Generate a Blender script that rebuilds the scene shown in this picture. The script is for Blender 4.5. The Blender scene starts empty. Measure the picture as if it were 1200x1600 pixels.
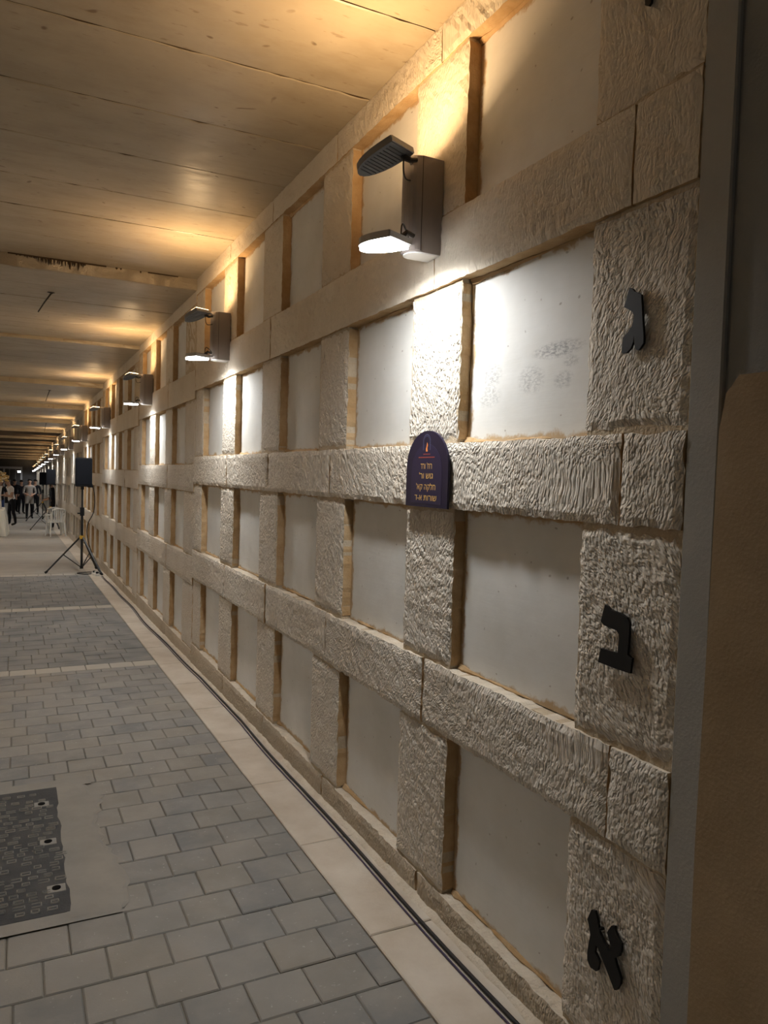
import bpy, bmesh, math, random
from mathutils import Vector, Matrix
R = random.Random(7)
scene = bpy.context.scene
COL = scene.collection

# ------------------------------------------------------------------ camera
FPX = 1172.84
cam_d = bpy.data.cameras.new('camera')
cam_d.sensor_fit = 'VERTICAL'; cam_d.sensor_height = 36.0; cam_d.sensor_width = 27.0
cam_d.lens = FPX / 1600.0 * 36.0
cam_d.clip_start = 0.05; cam_d.clip_end = 300
cam = bpy.data.objects.new('camera', cam_d); COL.objects.link(cam)
_r = Vector((0.89792676, -0.43914474, 0.02965529)); _u = Vector((-0.00648691, 0.05416519, 0.99851092)); _f = Vector((0.4400971, 0.89678204, -0.04578769))
cam.matrix_world = Matrix(((_r.x, _u.x, -_f.x, -1.35), (_r.y, _u.y, -_f.y, 0.0), (_r.z, _u.z, -_f.z, 1.58), (0, 0, 0, 1)))
scene.camera = cam

# ------------------------------------------------------------------ world, exposure
w = bpy.data.worlds.new('night_sky'); scene.world = w; w.use_nodes = True
w.node_tree.nodes['Background'].inputs[0].default_value = (0.75, 0.72, 0.66, 1)
w.node_tree.nodes['Background'].inputs[1].default_value = 0.06
scene.view_settings.view_transform = 'Standard'; scene.view_settings.look = 'None'
scene.view_settings.gamma = 1.0; scene.view_settings.use_curve_mapping = False
scene.view_settings.exposure = 1.06
COOL_W, WARM_W = 5.7, 4.1          # each wall lamp's downward white head and upward warm head
COOL_C, WARM_C = (0.97, 0.985, 1.0), (1.0, 0.655, 0.335)

# ------------------------------------------------------------------ helpers
SLOPE = 0.019
def fl(y): return 0.065 - SLOPE * y
def link(o, parent=None):
    COL.objects.link(o)
    if parent is not None: o.parent = parent
    return o
def mesh_obj(name, verts, faces, mats, parent=None, mi=None, smooth=False, loc=None, rot=None):
    me = bpy.data.meshes.new(name); me.from_pydata(verts, [], faces)
    for m in (mats if isinstance(mats, (list, tuple)) else [mats]): me.materials.append(m)
    if mi: me.polygons.foreach_set('material_index', mi)
    if smooth: me.polygons.foreach_set('use_smooth', [True] * len(me.polygons))
    me.update()
    o = bpy.data.objects.new(name, me); link(o, parent)
    if loc: o.location = loc
    if rot: o.rotation_euler = rot
    return o
def bm_obj(name, bm, mats, parent=None, smooth=False, loc=None, rot=None):
    me = bpy.data.meshes.new(name); bmesh.ops.recalc_face_normals(bm, faces=bm.faces); bm.to_mesh(me); bm.free()
    for m in (mats if isinstance(mats, (list, tuple)) else [mats]): me.materials.append(m)
    if smooth: me.polygons.foreach_set('use_smooth', [True] * len(me.polygons))
    o = bpy.data.objects.new(name, me); link(o, parent)
    if loc: o.location = loc
    if rot: o.rotation_euler = rot
    return o
def copy_obj(src, loc=None, rot=None, parent=None):
    o = src.copy(); link(o, parent if parent is not None else src.parent)
    if loc is not None: o.location = loc
    if rot is not None: o.rotation_euler = rot
    return o
def empty(name, loc=(0, 0, 0), rz=0):
    o = bpy.data.objects.new(name, None); link(o); o.location = loc; o.rotation_euler = (0, 0, rz); o.empty_display_size = .1
    return o
def tag(o, label, cat, group=None):
    o['label'] = label; o['category'] = cat
    if group: o['group'] = group
    return o
def struct(o): o['kind'] = 'structure'; return o
def stuff(o): o['kind'] = 'stuff'; return o
def bx(bm, x0, x1, y0, y1, z0, z1, mi=0, bevel=0, seg=1):
    vs = [bm.verts.new((x, y, z)) for x in (x0, x1) for y in (y0, y1) for z in (z0, z1)]
    fs = [bm.faces.new([vs[i] for i in q]) for q in ((0, 1, 3, 2), (4, 6, 7, 5), (0, 4, 5, 1), (2, 3, 7, 6), (0, 2, 6, 4), (1, 5, 7, 3))]
    for f_ in fs: f_.material_index = mi
    if bevel:
        es = list({e for f_ in fs for e in f_.edges})
        bmesh.ops.bevel(bm, geom=es, offset=bevel, segments=seg, affect='EDGES', profile=.5)
    return vs
def tube(bm, pts, r, n=8, caps=True, mi=0):
    pts = [Vector(p) for p in pts]; rings = []
    rr = r if isinstance(r, (list, tuple)) else [r] * len(pts)
    a0 = None
    for i, p in enumerate(pts):
        d = (pts[min(i + 1, len(pts) - 1)] - pts[max(i - 1, 0)]).normalized()
        if a0 is None:
            a0 = d.cross(Vector((0, 0, 1))) if abs(d.z) < .9 else d.cross(Vector((1, 0, 0)))
        a = (a0 - d * a0.dot(d)).normalized(); a0 = a; b = d.cross(a)
        rings.append([bm.verts.new(p + rr[i] * (math.cos(t) * a + math.sin(t) * b)) for t in [2 * math.pi * k / n for k in range(n)]])
    for i in range(len(rings) - 1):
        for k in range(n):
            bm.faces.new((rings[i][k], rings[i][(k + 1) % n], rings[i + 1][(k + 1) % n], rings[i + 1][k])).material_index = mi
    if caps:
        bm.faces.new(rings[0][::-1]).material_index = mi; bm.faces.new(rings[-1]).material_index = mi
def ball(bm, c, r, sx=1, sy=1, sz=1, u=12, v=8, mi=0):
    d = bmesh.ops.create_uvsphere(bm, u_segments=u, v_segments=v, radius=r)
    bmesh.ops.scale(bm, vec=(sx, sy, sz), verts=d['verts']); bmesh.ops.translate(bm, vec=c, verts=d['verts'])
    for f_ in {f_ for q in d['verts'] for f_ in q.link_faces}: f_.material_index = mi
def prism(bm, pts, axis, a, b, mi=0):
    """outline pts (2D) extruded along axis from a to b; axis 'x': pts=(y,z), 'z': pts=(x,y), 'y': pts=(x,z)"""
    def P(p, t): return (t, p[0], p[1]) if axis == 'x' else ((p[0], p[1], t) if axis == 'z' else (p[0], t, p[1]))
    A = [bm.verts.new(P(p, a)) for p in pts]; B = [bm.verts.new(P(p, b)) for p in pts]; n = len(pts)
    bm.faces.new(A).material_index = mi; bm.faces.new(B[::-1]).material_index = mi
    for i in range(n): bm.faces.new((A[i], B[i], B[(i + 1) % n], A[(i + 1) % n])).material_index = mi

# ------------------------------------------------------------------ materials
class NT:
    def __init__(s, name, rough=.8, spec=.3, metal=0):
        s.m = bpy.data.materials.new(name); s.m.use_nodes = True; s.t = s.m.node_tree; s.n = s.t.nodes
        s.p = s.n['Principled BSDF']; s.p.inputs['Roughness'].default_value = rough
        s.p.inputs['Specular IOR Level'].default_value = spec; s.p.inputs['Metallic'].default_value = metal
    def new(s, ty, **k):
        q = s.n.new('ShaderNode' + ty)
        for a, b in k.items(): setattr(q, a, b)
        return q
    def put(s, sock, v):
        if hasattr(v, 'links') or isinstance(v, bpy.types.NodeSocket): s.t.links.new(v, sock)
        else: sock.default_value = v
    def obj(s): return s.new('TexCoord').outputs['Object']
    def gen(s): return s.new('TexCoord').outputs['Generated']
    def world(s): return s.new('NewGeometry').outputs['Position']
    def rand(s): return s.new('ObjectInfo').outputs['Random']
    def math(s, op, a, b=0.0, c=0.0, clamp=False):
        q = s.new('Math', operation=op, use_clamp=clamp)
        s.put(q.inputs[0], a); s.put(q.inputs[1], b); s.put(q.inputs[2], c); return q.outputs[0]
    def map(s, vec, scale=(1, 1, 1), loc=(0, 0, 0), rot=(0, 0, 0)):
        q = s.new('Mapping'); s.put(q.inputs[0], vec); s.put(q.inputs['Scale'], scale); s.put(q.inputs['Location'], loc); s.put(q.inputs['Rotation'], rot); return q.outputs[0]
    def vadd(s, a, b):
        q = s.new('VectorMath', operation='ADD'); s.put(q.inputs[0], a); s.put(q.inputs[1], b); return q.outputs[0]
    def vscale(s, a, f_):
        q = s.new('VectorMath', operation='SCALE'); s.put(q.inputs[0], a); s.put(q.inputs['Scale'], f_); return q.outputs[0]
    def noise(s, vec, scale=5, detail=3, rough=.55, w=None, dist=0, col=False):
        q = s.new('TexNoise'); q.noise_dimensions = '4D' if w is not None else '3D'
        s.put(q.inputs['Vector'], vec); s.put(q.inputs['Scale'], scale); s.put(q.inputs['Detail'], detail); s.put(q.inputs['Roughness'], rough); s.put(q.inputs['Distortion'], dist)
        if w is not None: s.put(q.inputs['W'], w)
        return q.outputs['Color' if col else 'Fac']
    def voro(s, vec, scale=10, feature='F1'):
        q = s.new('TexVoronoi', feature=feature); s.put(q.inputs['Vector'], vec); s.put(q.inputs['Scale'], scale); return q.outputs['Distance']
    def ramp(s, fac, stops):
        q = s.new('ValToRGB'); s.put(q.inputs[0], fac); e = q.color_ramp.elements
        while len(e) < len(stops): e.new(.5)
        for i, (p, c) in enumerate(stops):
            e[i].position = p; e[i].color = (*c, 1) if not isinstance(c, (int, float)) else (c, c, c, 1)
        return q.outputs[0]
    def mix(s, f_, a, b, mode='MIX'):
        q = s.new('Mix', data_type='RGBA', blend_type=mode); s.put(q.inputs[0], f_)
        s.put(q.inputs[6], (*a, 1) if isinstance(a, tuple) else a); s.put(q.inputs[7], (*b, 1) if isinstance(b, tuple) else b); return q.outputs[2]
    def color(s, c): s.put(s.p.inputs['Base Color'], (*c, 1) if isinstance(c, tuple) else c); return s
    def bump(s, h, strength=.5, dist=.01):
        q = s.new('Bump'); s.put(q.inputs['Height'], h); s.put(q.inputs['Strength'], strength); s.put(q.inputs['Distance'], dist)
        s.t.links.new(q.outputs[0], s.p.inputs['Normal']); return s
    def rough(s, v): s.put(s.p.inputs['Roughness'], v); return s

def plain(name, c, rough=.6, spec=.4, metal=0, nz=0.0, sc=20):
    s = NT(name, rough, spec, metal)
    if nz:
        f_ = s.noise(s.obj(), sc, 3); s.color(s.mix(f_, tuple(v * (1 - nz) for v in c), tuple(min(1, v * (1 + nz)) for v in c)))
    else: s.color(c)
    return s.m
def emit(name, c, st):
    s = NT(name, .4); s.color((.8, .8, .8)); s.put(s.p.inputs['Emission Color'], (*c, 1)); s.put(s.p.inputs['Emission Strength'], st); return s.m

def rough_stone(name, ca, cb, bstr, bdist, scy=125, scz=64):
    s = NT(name, .9, .15); o = s.obj(); rnd = s.rand(); w_ = s.math('MULTIPLY', rnd, 37.0)
    vr = s.new('VectorRotate', rotation_type='AXIS_ANGLE'); s.put(vr.inputs['Vector'], o); vr.inputs['Axis'].default_value = (1, 0, 0)
    big = s.noise(o, 3.2, 1, w=w_)
    ang = s.math('ADD', s.math('MULTIPLY', s.math('SUBTRACT', rnd, .40), 1.1), s.math('MULTIPLY', s.math('SUBTRACT', big, .5), 1.1))
    s.put(vr.inputs['Angle'], ang)
    mv = s.map(vr.outputs[0], (20, scy, scz))
    tool = s.noise(mv, 1.0, 1.0, .5, w=w_, dist=.3)
    tool = s.ramp(tool, [(.30, 0.0), (.50, .70), (.72, 1.0)])
    fine = s.noise(o, 150, 2, .6)
    lump = s.noise(o, 13, 2, .5, w=w_)
    h = s.math('ADD', s.math('MULTIPLY', tool, .80), s.math('ADD', s.math('MULTIPLY', fine, .10), s.math('MULTIPLY', lump, .22)))
    s.bump(h, bstr, bdist)
    c = s.mix(s.ramp(s.noise(o, 2.2, 4, .6, w=w_), [(.32, 0.0), (.7, 1.0)]), ca, cb)
    c = s.mix(s.math('MULTIPLY', s.ramp(s.noise(o, 22, 3, .7, w=w_), [(.60, 0.0), (.74, 1.0)]), .35), c, tuple(v * .78 for v in ca))
    s.color(s.mix(s.math('MULTIPLY', rnd, .18), c, (.58, .47, .34)))
    return s.m
M = {}
M['stone'] = rough_stone('tooled_limestone', (.57, .505, .415), (.68, .63, .545), 1.0, .0085)
M['stone_soft'] = rough_stone('soft_tooled_limestone', (.55, .48, .38), (.65, .59, .49), .7, .0045, 120, 55)
def sawn(name, a, b, bs=.4):
    s = NT(name, .9, .12); o = s.world()
    n1 = s.noise(o, 9, 4, .65); n2 = s.noise(s.map(o, (60, 60, 14)), 1, 2)
    s.color(s.mix(s.ramp(n1, [(.35, 0.0), (.68, 1.0)]), a, b)); s.bump(s.math('ADD', n2, s.noise(o, 90, 2)), bs, .006); return s.m
M['base'] = rough_stone('dirty_base_limestone', (.40, .33, .24), (.50, .43, .33), .9, .008)
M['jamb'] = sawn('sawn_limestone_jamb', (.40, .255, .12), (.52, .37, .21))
M['sill'] = sawn('dusty_sill', (.55, .47, .36), (.66, .59, .48), .8)
M['mortar'] = sawn('tan_mortar', (.42, .33, .22), (.53, .44, .32), .7)
def panel_mat(name, smear=False):
    s = NT(name, .75, .25); o = s.obj(); g = s.gen(); rnd = s.rand(); w_ = s.math('MULTIPLY', rnd, 53.0)
    base = s.mix(s.ramp(s.noise(o, 3, 4, .6, w=w_), [(.3, 0.0), (.75, 1.0)]), (.57, .56, .515), (.70, .695, .665))
    streak = s.noise(s.map(o, (1, 6, 60)), 1, 3, .6, w=w_)
    base = s.mix(s.math('MULTIPLY', s.ramp(streak, [(.5, 0.0), (.75, 1.0)]), .12), base, (.52, .515, .49))
    pit = s.ramp(s.voro(s.vadd(o, s.vscale(s.noise(o, 4, 1, col=True), .2)), 20), [(.05, 1.0), (.10, 0.0)])
    sep = s.new('SeparateXYZ'); s.put(sep.inputs[0], g)
    def edge(v): return s.math('MINIMUM', v, s.math('SUBTRACT', 1.0, v))
    e = s.math('MINIMUM', edge(sep.outputs[1]), edge(sep.outputs[2]))
    e = s.math('SUBTRACT', e, s.math('MULTIPLY', s.math('SUBTRACT', s.noise(o, 11, 4, .7, w=w_), .40), .17))
    base = s.mix(s.ramp(e, [(.0, 1.0), (.022, 0.0)]), base, (.44, .32, .19))
    base = s.mix(s.math('MULTIPLY', pit, .6), base, (.22, .18, .14))
    if smear:
        m = 0.0
        for (cy, cz, ry, rz, k) in ((-.14, -.02, .13, .028, .75), (-.02, -.095, .075, .05, .5), (.20, -.06, .075, .05, .55), (.21, -.13, .085, .04, .45), (-.17, -.11, .05, .03, .5), (-.2, -.06, .04, .02, .5)):
            so = s.new('SeparateXYZ'); s.put(so.inputs[0], o)
            dy = s.math('DIVIDE', s.math('SUBTRACT', so.outputs[1], cy), ry); dz = s.math('DIVIDE', s.math('SUBTRACT', so.outputs[2], cz), rz)
            d = s.math('ADD', s.math('MULTIPLY', dy, dy), s.math('MULTIPLY', dz, dz))
            m = s.math('ADD', m, s.math('MULTIPLY', s.ramp(d, [(.2, 1.0), (1.0, 0.0)]), k))
        grit = s.ramp(s.noise(s.map(o, (1, 60, 150)), 1, 4, .7, dist=.4), [(.42, 0.0), (.62, 1.0)])
        base = s.mix(s.math('MULTIPLY', m, grit, clamp=True), base, (.20, .20, .20))
    s.color(base); s.bump(s.math('ADD', s.noise(o, 8, 4, .5, w=w_), s.math('MULTIPLY', streak, .22)), .22, .01); return s.m
M['panel'] = panel_mat('white_plaster_panel'); M['panel_smear'] = panel_mat('white_plaster_panel_smudged', True)
def paver_mat(name, light=0.0):
    s = NT(name, .68, .35); o = s.obj(); wd = s.world(); rnd = s.rand()
    c = s.ramp(rnd, [(0, (.18, .182, .18)), (.3, (.225, .222, .212)), (.6, (.265, .255, .235)), (.85, (.245, .23, .20)), (1, (.20, .20, .197))])
    c = s.mix(s.ramp(s.noise(wd, 5, 4, .65), [(.40, 0.0), (.75, .75)]), c, (.32, .30, .265))
    c = s.mix(s.ramp(s.noise(wd, 1.3, 3, .6), [(.45, 0.0), (.75, .5)]), c, (.30, .27, .22))
    c = s.mix(s.ramp(s.noise(wd, 55, 2, .6), [(.68, 0.0), (.74, .5)]), c, (.5, .48, .44))
    if light: c = s.mix(light, c, (.52, .48, .41))
    s.color(c); s.bump(s.noise(wd, 120, 3, .6), .25, .004); s.rough(s.ramp(s.noise(wd, 6, 3), [(.3, .5), (.7, .8)])); return s.m
M['paver'] = paver_mat('grey_paver'); M['paver_light'] = paver_mat('pale_paver', .75)
def dusty(name, a, b, sc=6, bs=.25, rough=.85, fine=110):
    s = NT(name, rough, .25); o = s.world()
    s.color(s.mix(s.ramp(s.noise(o, sc, 5, .65), [(.3, 0.0), (.7, 1.0)]), a, b)); s.bump(s.noise(o, fine, 3, .6), bs, .004); return s.m
M['sand'] = dusty('sandy_joint', (.15, .14, .12), (.25, .23, .19))
M['curb'] = dusty('cream_kerb_stone', (.50, .43, .34), (.64, .58, .49), 3.5)
M['patch'] = dusty('smooth_cement_patch', (.255, .245, .222), (.33, .31, .275), 4, .15)
M['floor_far'] = dusty('pale_far_paving', (.34, .32, .28), (.42, .39, .34), 2)  # far floor, paler beige-grey than the near pavers
M['concrete'] = dusty('grey_concrete', (.30, .29, .265), (.38, .365, .33), 2.2, .2)
M['conc_dark'] = dusty('dark_concrete', (.17, .17, .165), (.24, .235, .22), 1.6, .3)
M['brown_slab'] = dusty('brown_stone_slab', (.27, .19, .105), (.38, .285, .175), 2.4, .2)
M['plaster'] = dusty('cream_plaster', (.60, .54, .44), (.68, .62, .52), 1.5, .2)
M['dark_wall'] = dusty('dark_grey_end_wall', (.05, .05, .05), (.08, .08, .08), 1)  # end wall has a dark grey base colour
def ceil_mat():
    s = NT('smooth_cast_ceiling', .4, .5); o = s.world(); rnd = s.rand()
    c = s.mix(s.ramp(s.noise(o, 1.1, 5, .62), [(.3, 0.0), (.72, 1.0)]), (.31, .25, .165), (.46, .39, .285))
    c = s.mix(s.math('MULTIPLY', rnd, .22), c, (.25, .205, .15))
    st = s.noise(s.map(o, (2.2, 5, 1)), 1, 5, .7)
    c = s.mix(s.ramp(st, [(.50, 0.0), (.75, .55)]), c, (.24, .18, .11))
    q = s.vadd(o, s.vscale(s.noise(o, 2.5, 2, col=True), .5))
    pits = s.ramp(s.voro(s.map(q, (3.4, 6, 1)), 1.7), [(.06, 1.0), (.11, 0.0)])
    gate = s.ramp(s.noise(o, 1.7, 2), [(.40, 0.0), (.52, 1.0)])
    pits = s.math('MULTIPLY', pits, gate)
    c = s.mix(s.math('MULTIPLY', pits, .8), c, (.13, .075, .03))
    scr = s.ramp(s.noise(s.map(o, (9, 30, 1), rot=(0, 0, .9)), 1, 3, .7), [(.64, 0.0), (.70, 1.0)])
    c = s.mix(s.math('MULTIPLY', scr, .5), c, (.16, .10, .05))
    s.color(c); s.rough(s.ramp(s.noise(s.map(o, (3, 12, 1)), 1, 4, .7), [(.3, .30), (.7, .50)]))
    s.bump(s.math('SUBTRACT', s.math('ADD', s.math('MULTIPLY', s.noise(s.map(o, (4, 14, 1)), 1, 3, .6), .35), s.math('MULTIPLY', s.noise(o, 5, 2), .6)), pits), .22, .012)
    return s.m
M['ceiling'] = ceil_mat()
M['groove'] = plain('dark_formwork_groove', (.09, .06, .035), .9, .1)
M['stain'] = plain('dark_seep_stain', (.05, .03, .015), .8, .2)
M['lamp_metal'] = plain('brown_grey_lamp_metal', (.25, .215, .195), .5, .4, .1, .06, 60)
M['lamp_dark'] = plain('dark_lamp_casting', (.12, .125, .13), .5, .5, .2)
M['lamp_grey'] = plain('pale_grey_lamp_rim', (.30, .285, .27), .5, .4)
M['lens_cool'] = emit('lit_white_lens', COOL_C, 22.0)
M['lens_warm'] = emit('lit_warm_lens', WARM_C, 14.0)
M['diffuser'] = plain('white_diffuser', (.86, .86, .86), .4, .4)
M['wire'] = plain('dark_wire', (.03, .025, .02), .6)
M['black_letter'] = plain('black_painted_metal', (.010, .009, .008), .55, .2)
M['plaque'] = plain('dark_purple_plaque', (.013, .008, .026), .5, .25)
M['plaque_in'] = plain('purple_plaque_arch', (.019, .013, .040), .5, .25)
M['gold'] = plain('gold_print', (.70, .42, .12), .5, .4)
M['red_print'] = plain('red_print', (.33, .06, .04), .5, .4)
M['blue_print'] = plain('blue_grey_print', (.075, .085, .17), .5, .4)
M['flame'] = plain('orange_print', (.75, .25, .05), .5, .4)
M['cover'] = dusty('dark_cast_cover', (.045, .048, .052), (.085, .085, .082), 7, .4, .7)
M['cover_dust'] = dusty('dusty_cast_tread', (.26, .25, .225), (.36, .345, .31), 9, .4, .8)
M['hole'] = plain('black_hole', (.004, .004, .004), .9, .1)
M['black'] = plain('black_plastic', (.008, .009, .011), .6, .25)
M['grille'] = plain('black_speaker_grille', (.005, .006, .009), .75, .15, 0, .2, 200)
M['steel_black'] = plain('black_steel', (.010, .010, .011), .4, .5)
M['yellow'] = plain('yellow_collar', (.62, .36, .03), .5)
M['purple_cable'] = plain('purple_cable', (.035, .02, .06), .45)
M['black_cable'] = plain('black_cable', (.012, .010, .010), .5)
M['white_plastic'] = plain('white_plastic', (.72, .72, .68), .4, .4)
M['cloth'] = plain('white_table_cloth', (.74, .72, .64), .85, .1, 0, .06, 5)
M['skin'] = plain('skin', (.42, .25, .17), .6)
M['shirt_white'] = plain('pale_shirt', (.66, .62, .57), .85, .1)
M['shirt_stripe'] = None
s = NT('striped_shirt', .85, .1); o_ = s.obj(); wv = s.new('TexWave'); s.put(wv.inputs['Vector'], o_); wv.inputs['Scale'].default_value = 9
s.color(s.mix(wv.outputs['Fac'], (.22, .20, .18), (.36, .33, .29))); M['shirt_stripe'] = s.m
M['shirt_dark'] = plain('dark_suit', (.018, .018, .022), .85, .1)
M['trousers'] = plain('black_trousers', (.014, .014, .016), .85, .1)
M['jeans'] = plain('blue_jeans', (.05, .08, .20), .85, .1)
M['shoe'] = plain('black_shoe', (.01, .01, .01), .4)
M['hair'] = plain('dark_hair', (.02, .016, .012), .7)
M['petal_gold'] = plain('golden_petals', (.62, .42, .16), .6, .2, 0, .25, 30)
M['petal_cream'] = plain('cream_petals', (.80, .70, .50), .6)
M['glass_vase'] = plain('pale_vase', (.55, .55, .52), .2, .5)
M['frame_grey'] = plain('grey_steel_frame', (.30, .31, .33), .5, .4)
M['spot'] = emit('lit_floodlight', (1, 1, .95), 25.0)

# ------------------------------------------------------------------ layout of the wall of niches (face X = 0, corridor on -X)
ZL = dict(A0=.119, A1=.676, B0=.923, B1=1.474, C0=1.710, C1=2.261, D0=2.508, D1=3.058)
bays = []   # (y_start, y_end, [(r,l)...], drop, lamp pillar index)
bays.append((1.22, 6.43, [(1.570, 2.209), (2.573, 3.179), (3.542, 4.165), (4.527, 5.143), (5.510, 6.130)], 0.0, (0, 3)))
bays.append((6.43, 9.68, [(6.88, 7.49), (7.86, 8.48), (8.85, 9.45)], .065, (1,)))
bays.append((9.68, 14.00, [(10.14, 10.76), (11.12, 11.74), (12.08, 12.69), (13.04, 13.66)], .13, (2,)))
y = 14.0; k = 0
while y < 58:
    bays.append((y, y + 4.3, [(y + .40 + .98 * i, y + 1.02 + .98 * i) for i in range(4)], .21 + .085 * k, (2,))); y += 4.3; k += 1
YEND = bays[-1][1]
CEIL = [3.19, 3.10, 3.06] + [2.985 - .088 * i for i in range(20)]
NEAR = 4        # bays built stone by stone
PANX = .052     # recess of the niche panels

# wall core
bm = bmesh.new()
for (a, b, n_, d, _) in bays: bx(bm, .066, .55, a, b, fl(b) - .4, CEIL[bays.index((a, b, n_, d, _))] + .05)
wall = struct(bm_obj('wall_right', bm, M['mortar']))

def stone_mesh(name, wy, hz, depth, step, rnd, jit=.005, pull=.009):
    ny = max(3, int(wy / step)); nz = max(3, int(hz / step))
    V = []; F = []; MI = []
    py = [[0, 0] for _ in range(nz + 1)]
    def walk(n, amp):
        v = 0; out = []
        for _ in range(n + 1):
            v = .6 * v + rnd.uniform(-1, 1) * amp; out.append(v)
        return out
    eL, eR, eB, eT = walk(nz, jit), walk(nz, jit), walk(ny, jit), walk(ny, jit)
    for j in range(nz + 1):
        for i in range(ny + 1):
            u, v = i / ny, j / nz
            yy = -wy / 2 + wy * u; zz = -hz / 2 + hz * v
            yy += (1 - u) ** 6 * (abs(eL[j])) - u ** 6 * abs(eR[j]); zz += (1 - v) ** 6 * abs(eB[i]) - v ** 6 * abs(eT[i])
            bd = (i in (0, ny)) or (j in (0, nz))
            xx = rnd.uniform(.3, 1) * pull if bd else rnd.gauss(0, .0014)
            V.append((xx, yy, zz))
    for j in range(nz):
        for i in range(ny):
            a = j * (ny + 1) + i; F.append((a, a + ny + 1, a + ny + 2, a + 1)); MI.append(0)
    ring = [i for i in range(ny + 1)] + [j * (ny + 1) + ny for j in range(1, nz + 1)] + [nz * (ny + 1) + i for i in range(ny - 1, -1, -1)] + [j * (ny + 1) for j in range(nz - 1, 0, -1)]
    nb = len(V)
    for q in ring: V.append((depth, V[q][1], V[q][2]))
    n = len(ring)
    for t in range(n):
        t2 = (t + 1) % n; F.append((ring[t], ring[t2], nb + t2, nb + t))
        dy = abs(V[ring[t]][1] - V[ring[t2]][1]); top = V[ring[t]][2] > 0
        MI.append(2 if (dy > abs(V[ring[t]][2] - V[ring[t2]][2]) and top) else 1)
    F.append(tuple(nb + t for t in range(n))[::-1]); MI.append(1)
    return V, F, MI
srnd = random.Random(11)
def stone(name, y0, y1, z0, z1, step=.022, proud=0.0, mats=None, gap=.004):
    soft = bool(mats) and mats[0] == M['stone_soft']
    if soft: gap = .002
    V, F, MI = stone_mesh(name, (y1 - y0) - gap, (z1 - z0) - gap, .066 + proud, step, srnd, (.003 if soft else .005) if step < .03 else .0028, .005 if soft else .009)
    return mesh_obj(name, V, F, mats or [M['stone'], M['jamb'], M['sill']], wall, MI, loc=(-proud, (y0 + y1) / 2, (z0 + z1) / 2))
pan_rnd = random.Random(5)
def panel(name, y0, y1, z0, z1, mat):
    ny, nz = 8, 8; V = []; F = []
    for j in range(nz + 1):
        for i in range(ny + 1):
            V.append((pan_rnd.gauss(0, .0006), (i / ny - .5) * (y1 - y0), (j / nz - .5) * (z1 - z0)))
    for j in range(nz):
        for i in range(ny):
            a = j * (ny + 1) + i; F.append((a, a + ny + 1, a + ny + 2, a + 1))
    nb = len(V)
    for (i, j) in ((0, 0), (ny, 0), (ny, nz), (0, nz)): V.append((.013, V[j * (ny + 1) + i][1], V[j * (ny + 1) + i][2]))
    F.append((nb, nb + 1, nb + 2, nb + 3))
    return mesh_obj(name, V, F, mat, wall, loc=(PANX, (y0 + y1) / 2, (z0 + z1) / 2), smooth=True)
brnd = random.Random(31)
def bead(a, b, z0, z1):
    bm = bmesh.new()
    for (p, q, k_) in (((a, z0), (b, z0), 1.0), ((a, z1), (b, z1), .8), ((a, z0), (a, z1), .9), ((b, z0), (b, z1), .45)):
        n = 22; pts = []; rr = []; r_ = .004
        for i in range(n + 1):
            t_ = i / n; r_ = max(.0015, min(.013, r_ + brnd.gauss(0, .0022))); rr.append(r_ * k_ * (1.7 if (i < 2 or i > n - 2) else 1)); pts.append((PANX + .002, p[0] + (q[0] - p[0]) * t_, p[1] + (q[1] - p[1]) * t_))
        tube(bm, pts, rr, 6)
    bm_obj('mortar_bead', bm, M['jamb'], wall)
rows = [('A0', 'A1'), ('B0', 'B1'), ('C0', 'C1'), ('D0', 'D1')]
bands = [('A1', 'B0'), ('B1', 'C0'), ('C1', 'D0')]
mort = bmesh.new()
for bi in range(NEAR):
    y0, y1, nic, drop, _ = bays[bi]; st = .022 if bi == 0 else (.035 if bi == 1 else .06)
    Z = {k_: v - drop for k_, v in ZL.items()}; ctop = CEIL[bi]
    edges = [(y0, nic[0][0])] + [(nic[i][1], nic[i + 1][0]) for i in range(len(nic) - 1)] + [(nic[-1][1], y1)]
    mids = [y0] + [(a + b) / 2 for a, b in edges[1:-1]] + [y1]
    for ri, (za, zb) in enumerate(rows):
        soft = ri == 3
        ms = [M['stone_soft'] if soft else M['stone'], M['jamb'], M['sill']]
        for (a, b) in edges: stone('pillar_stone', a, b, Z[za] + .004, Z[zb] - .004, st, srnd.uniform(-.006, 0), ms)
        for ni, (a, b) in enumerate(nic):
            panel('niche_panel', a - .004, b + .004, Z[za] - .004, Z[zb] + .004, M['panel_smear'] if (bi == 0 and ni == 0 and ri == 2) else M['panel'])
        if bi < 2:
            for (a, b) in nic: bead(a, b, Z[za], Z[zb])
        for (a, b) in edges: bx(mort, .0045 if soft else .010, .067, a + .008, b - .008, Z[za] - .02, Z[zb] + .02)
    for bj, (za, zb) in enumerate(bands):
        ms = [M['stone_soft'] if bj == 2 else M['stone'], M['jamb'], M['sill']]
        cuts = list(mids)
        if bi == 0: cuts = [y0, 1.42] + mids[1:]
        for a, b in zip(cuts[:-1], cuts[1:]): stone('band_stone', a, b, Z[za], Z[zb], st, srnd.uniform(.002, .008), ms)
        bx(mort, .002 if bj == 2 else .009, .067, y0, y1, Z[za] + .008, Z[zb] - .008)
    for a, b in zip(mids[:-1], mids[1:]):
        stone('base_stone', a, b, fl(b) - .06, Z['A0'], st, .004, [M['base'], M['jamb'], M['sill']])
        stone('lintel_stone', a, b, Z['D1'], ctop + .02, st, .004, [M['stone_soft'], M['jamb'], M['sill']])
mo = bm_obj('mortar_bed', mort, M['mortar'], wall)
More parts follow.
